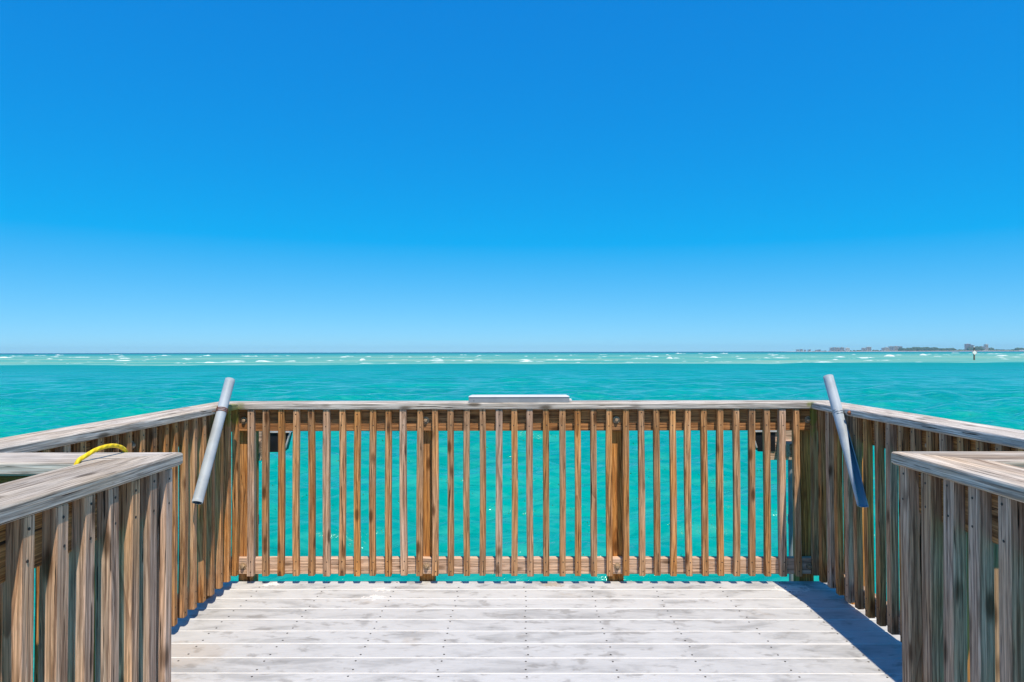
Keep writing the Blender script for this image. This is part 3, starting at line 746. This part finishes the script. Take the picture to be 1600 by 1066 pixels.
m.add(vs, fs, M['tray_top']); link('lid', m.mesh('lid'), e)
m = MB(); m.box((hw - 0.001, -0.03, 0.004), (hw + 0.017, -0.006, 0.022), M['tray_top'], None, 0.004); link('latch', m.mesh('latch'), e)
m = MB(); m.disc((-hw + 0.03, -0.0448, 0.012), (0, -1, 0), 0.003, 0.0012, M['screw'], 6); link('rivet', m.mesh('rivet'), e)
tag(e, 'long low white tray with shade-coloured sides lying on the far rail cap', 'tray')

# ------------------------------------------------------------------ yellow rope looped round the short railing's cap
yi, yo = YN + OVH, YN + OVH - CAPW
ctrl = [(-1.206, yo - 0.012, 0.93), (-1.206, yo - 0.010, 1.03), (-1.203, yo - 0.003, 1.068), (-1.196, yo + 0.022, 1.082), (-1.189, yo + 0.06, 1.094), (-1.184, yo + 0.105, 1.097),
        (-1.182, yi - 0.040, 1.091), (-1.183, yi - 0.004, 1.075), (-1.186, yi + 0.009, 1.05), (-1.187, yi + 0.010, 0.96), (-1.19, yi + 0.009, 0.90)]
def spline(P, n):
    P = [Vector(p) for p in P]; Q = [2 * P[0] - P[1]] + P + [2 * P[-1] - P[-2]]; out = []
    for i in range(1, len(Q) - 2):
        for k in range(n):
            t = k / n; a, b_, c, d_ = Q[i - 1:i + 3]
            out.append(0.5 * ((2 * b_) + (c - a) * t + (2 * a - 5 * b_ + 4 * c - d_) * t * t + (3 * b_ - a - 3 * c + d_) * t ** 3))
    return out + [P[-1]]
pts = spline(ctrl, 9); n = 12; m = MB(); m.tube(pts, 0.0062, M['rope'], n)
me = m.mesh('yellow_rope', True)
uvl = me.uv_layers.new(name='UVMap'); acc = [0.0]
for a, b_ in zip(pts, pts[1:]): acc.append(acc[-1] + (b_ - a).length)
for poly in me.polygons:
    ks = [(me.loops[li].vertex_index % n) for li in poly.loop_indices]; wrap = (0 in ks and n - 1 in ks)
    for li, k in zip(poly.loop_indices, ks):
        i = me.loops[li].vertex_index // n
        uvl.data[li].uv = (acc[i], (k + (n if wrap and k == 0 else 0)) / n)
ro = link('yellow_rope', me)
tag(ro, 'bright yellow rope looped over the cap of the short railing', 'rope')

# ------------------------------------------------------------------ sea haze
m = MB(); bm = bmesh.new(); bmesh.ops.create_cube(bm, size=1)
hm = bpy.data.materials.new('sea_haze'); hm.use_nodes = True; ht = hm.node_tree; ht.nodes.clear()
ho = ht.nodes.new('ShaderNodeOutputMaterial'); hv = ht.nodes.new('ShaderNodeVolumePrincipled')
hv.inputs['Color'].default_value = (0.45, 0.83, 1.0, 1); hv.inputs['Density'].default_value = 0.00006; hv.inputs['Anisotropy'].default_value = 0.0
ht.links.new(hv.outputs[0], ho.inputs['Volume'])
lo, hi = (-14000, -400, WATER - 5.5), (14000, 9500, 75)
for v in bm.verts: v.co = Vector([(lo[i] + hi[i]) / 2 + v.co[i] * (hi[i] - lo[i]) for i in range(3)])
hme = bpy.data.meshes.new('haze'); bm.to_mesh(hme); bm.free(); hme.materials.append(hm)
tag(link('haze', hme), 'thin bluish haze lying over the sea', 'haze', kind='stuff')
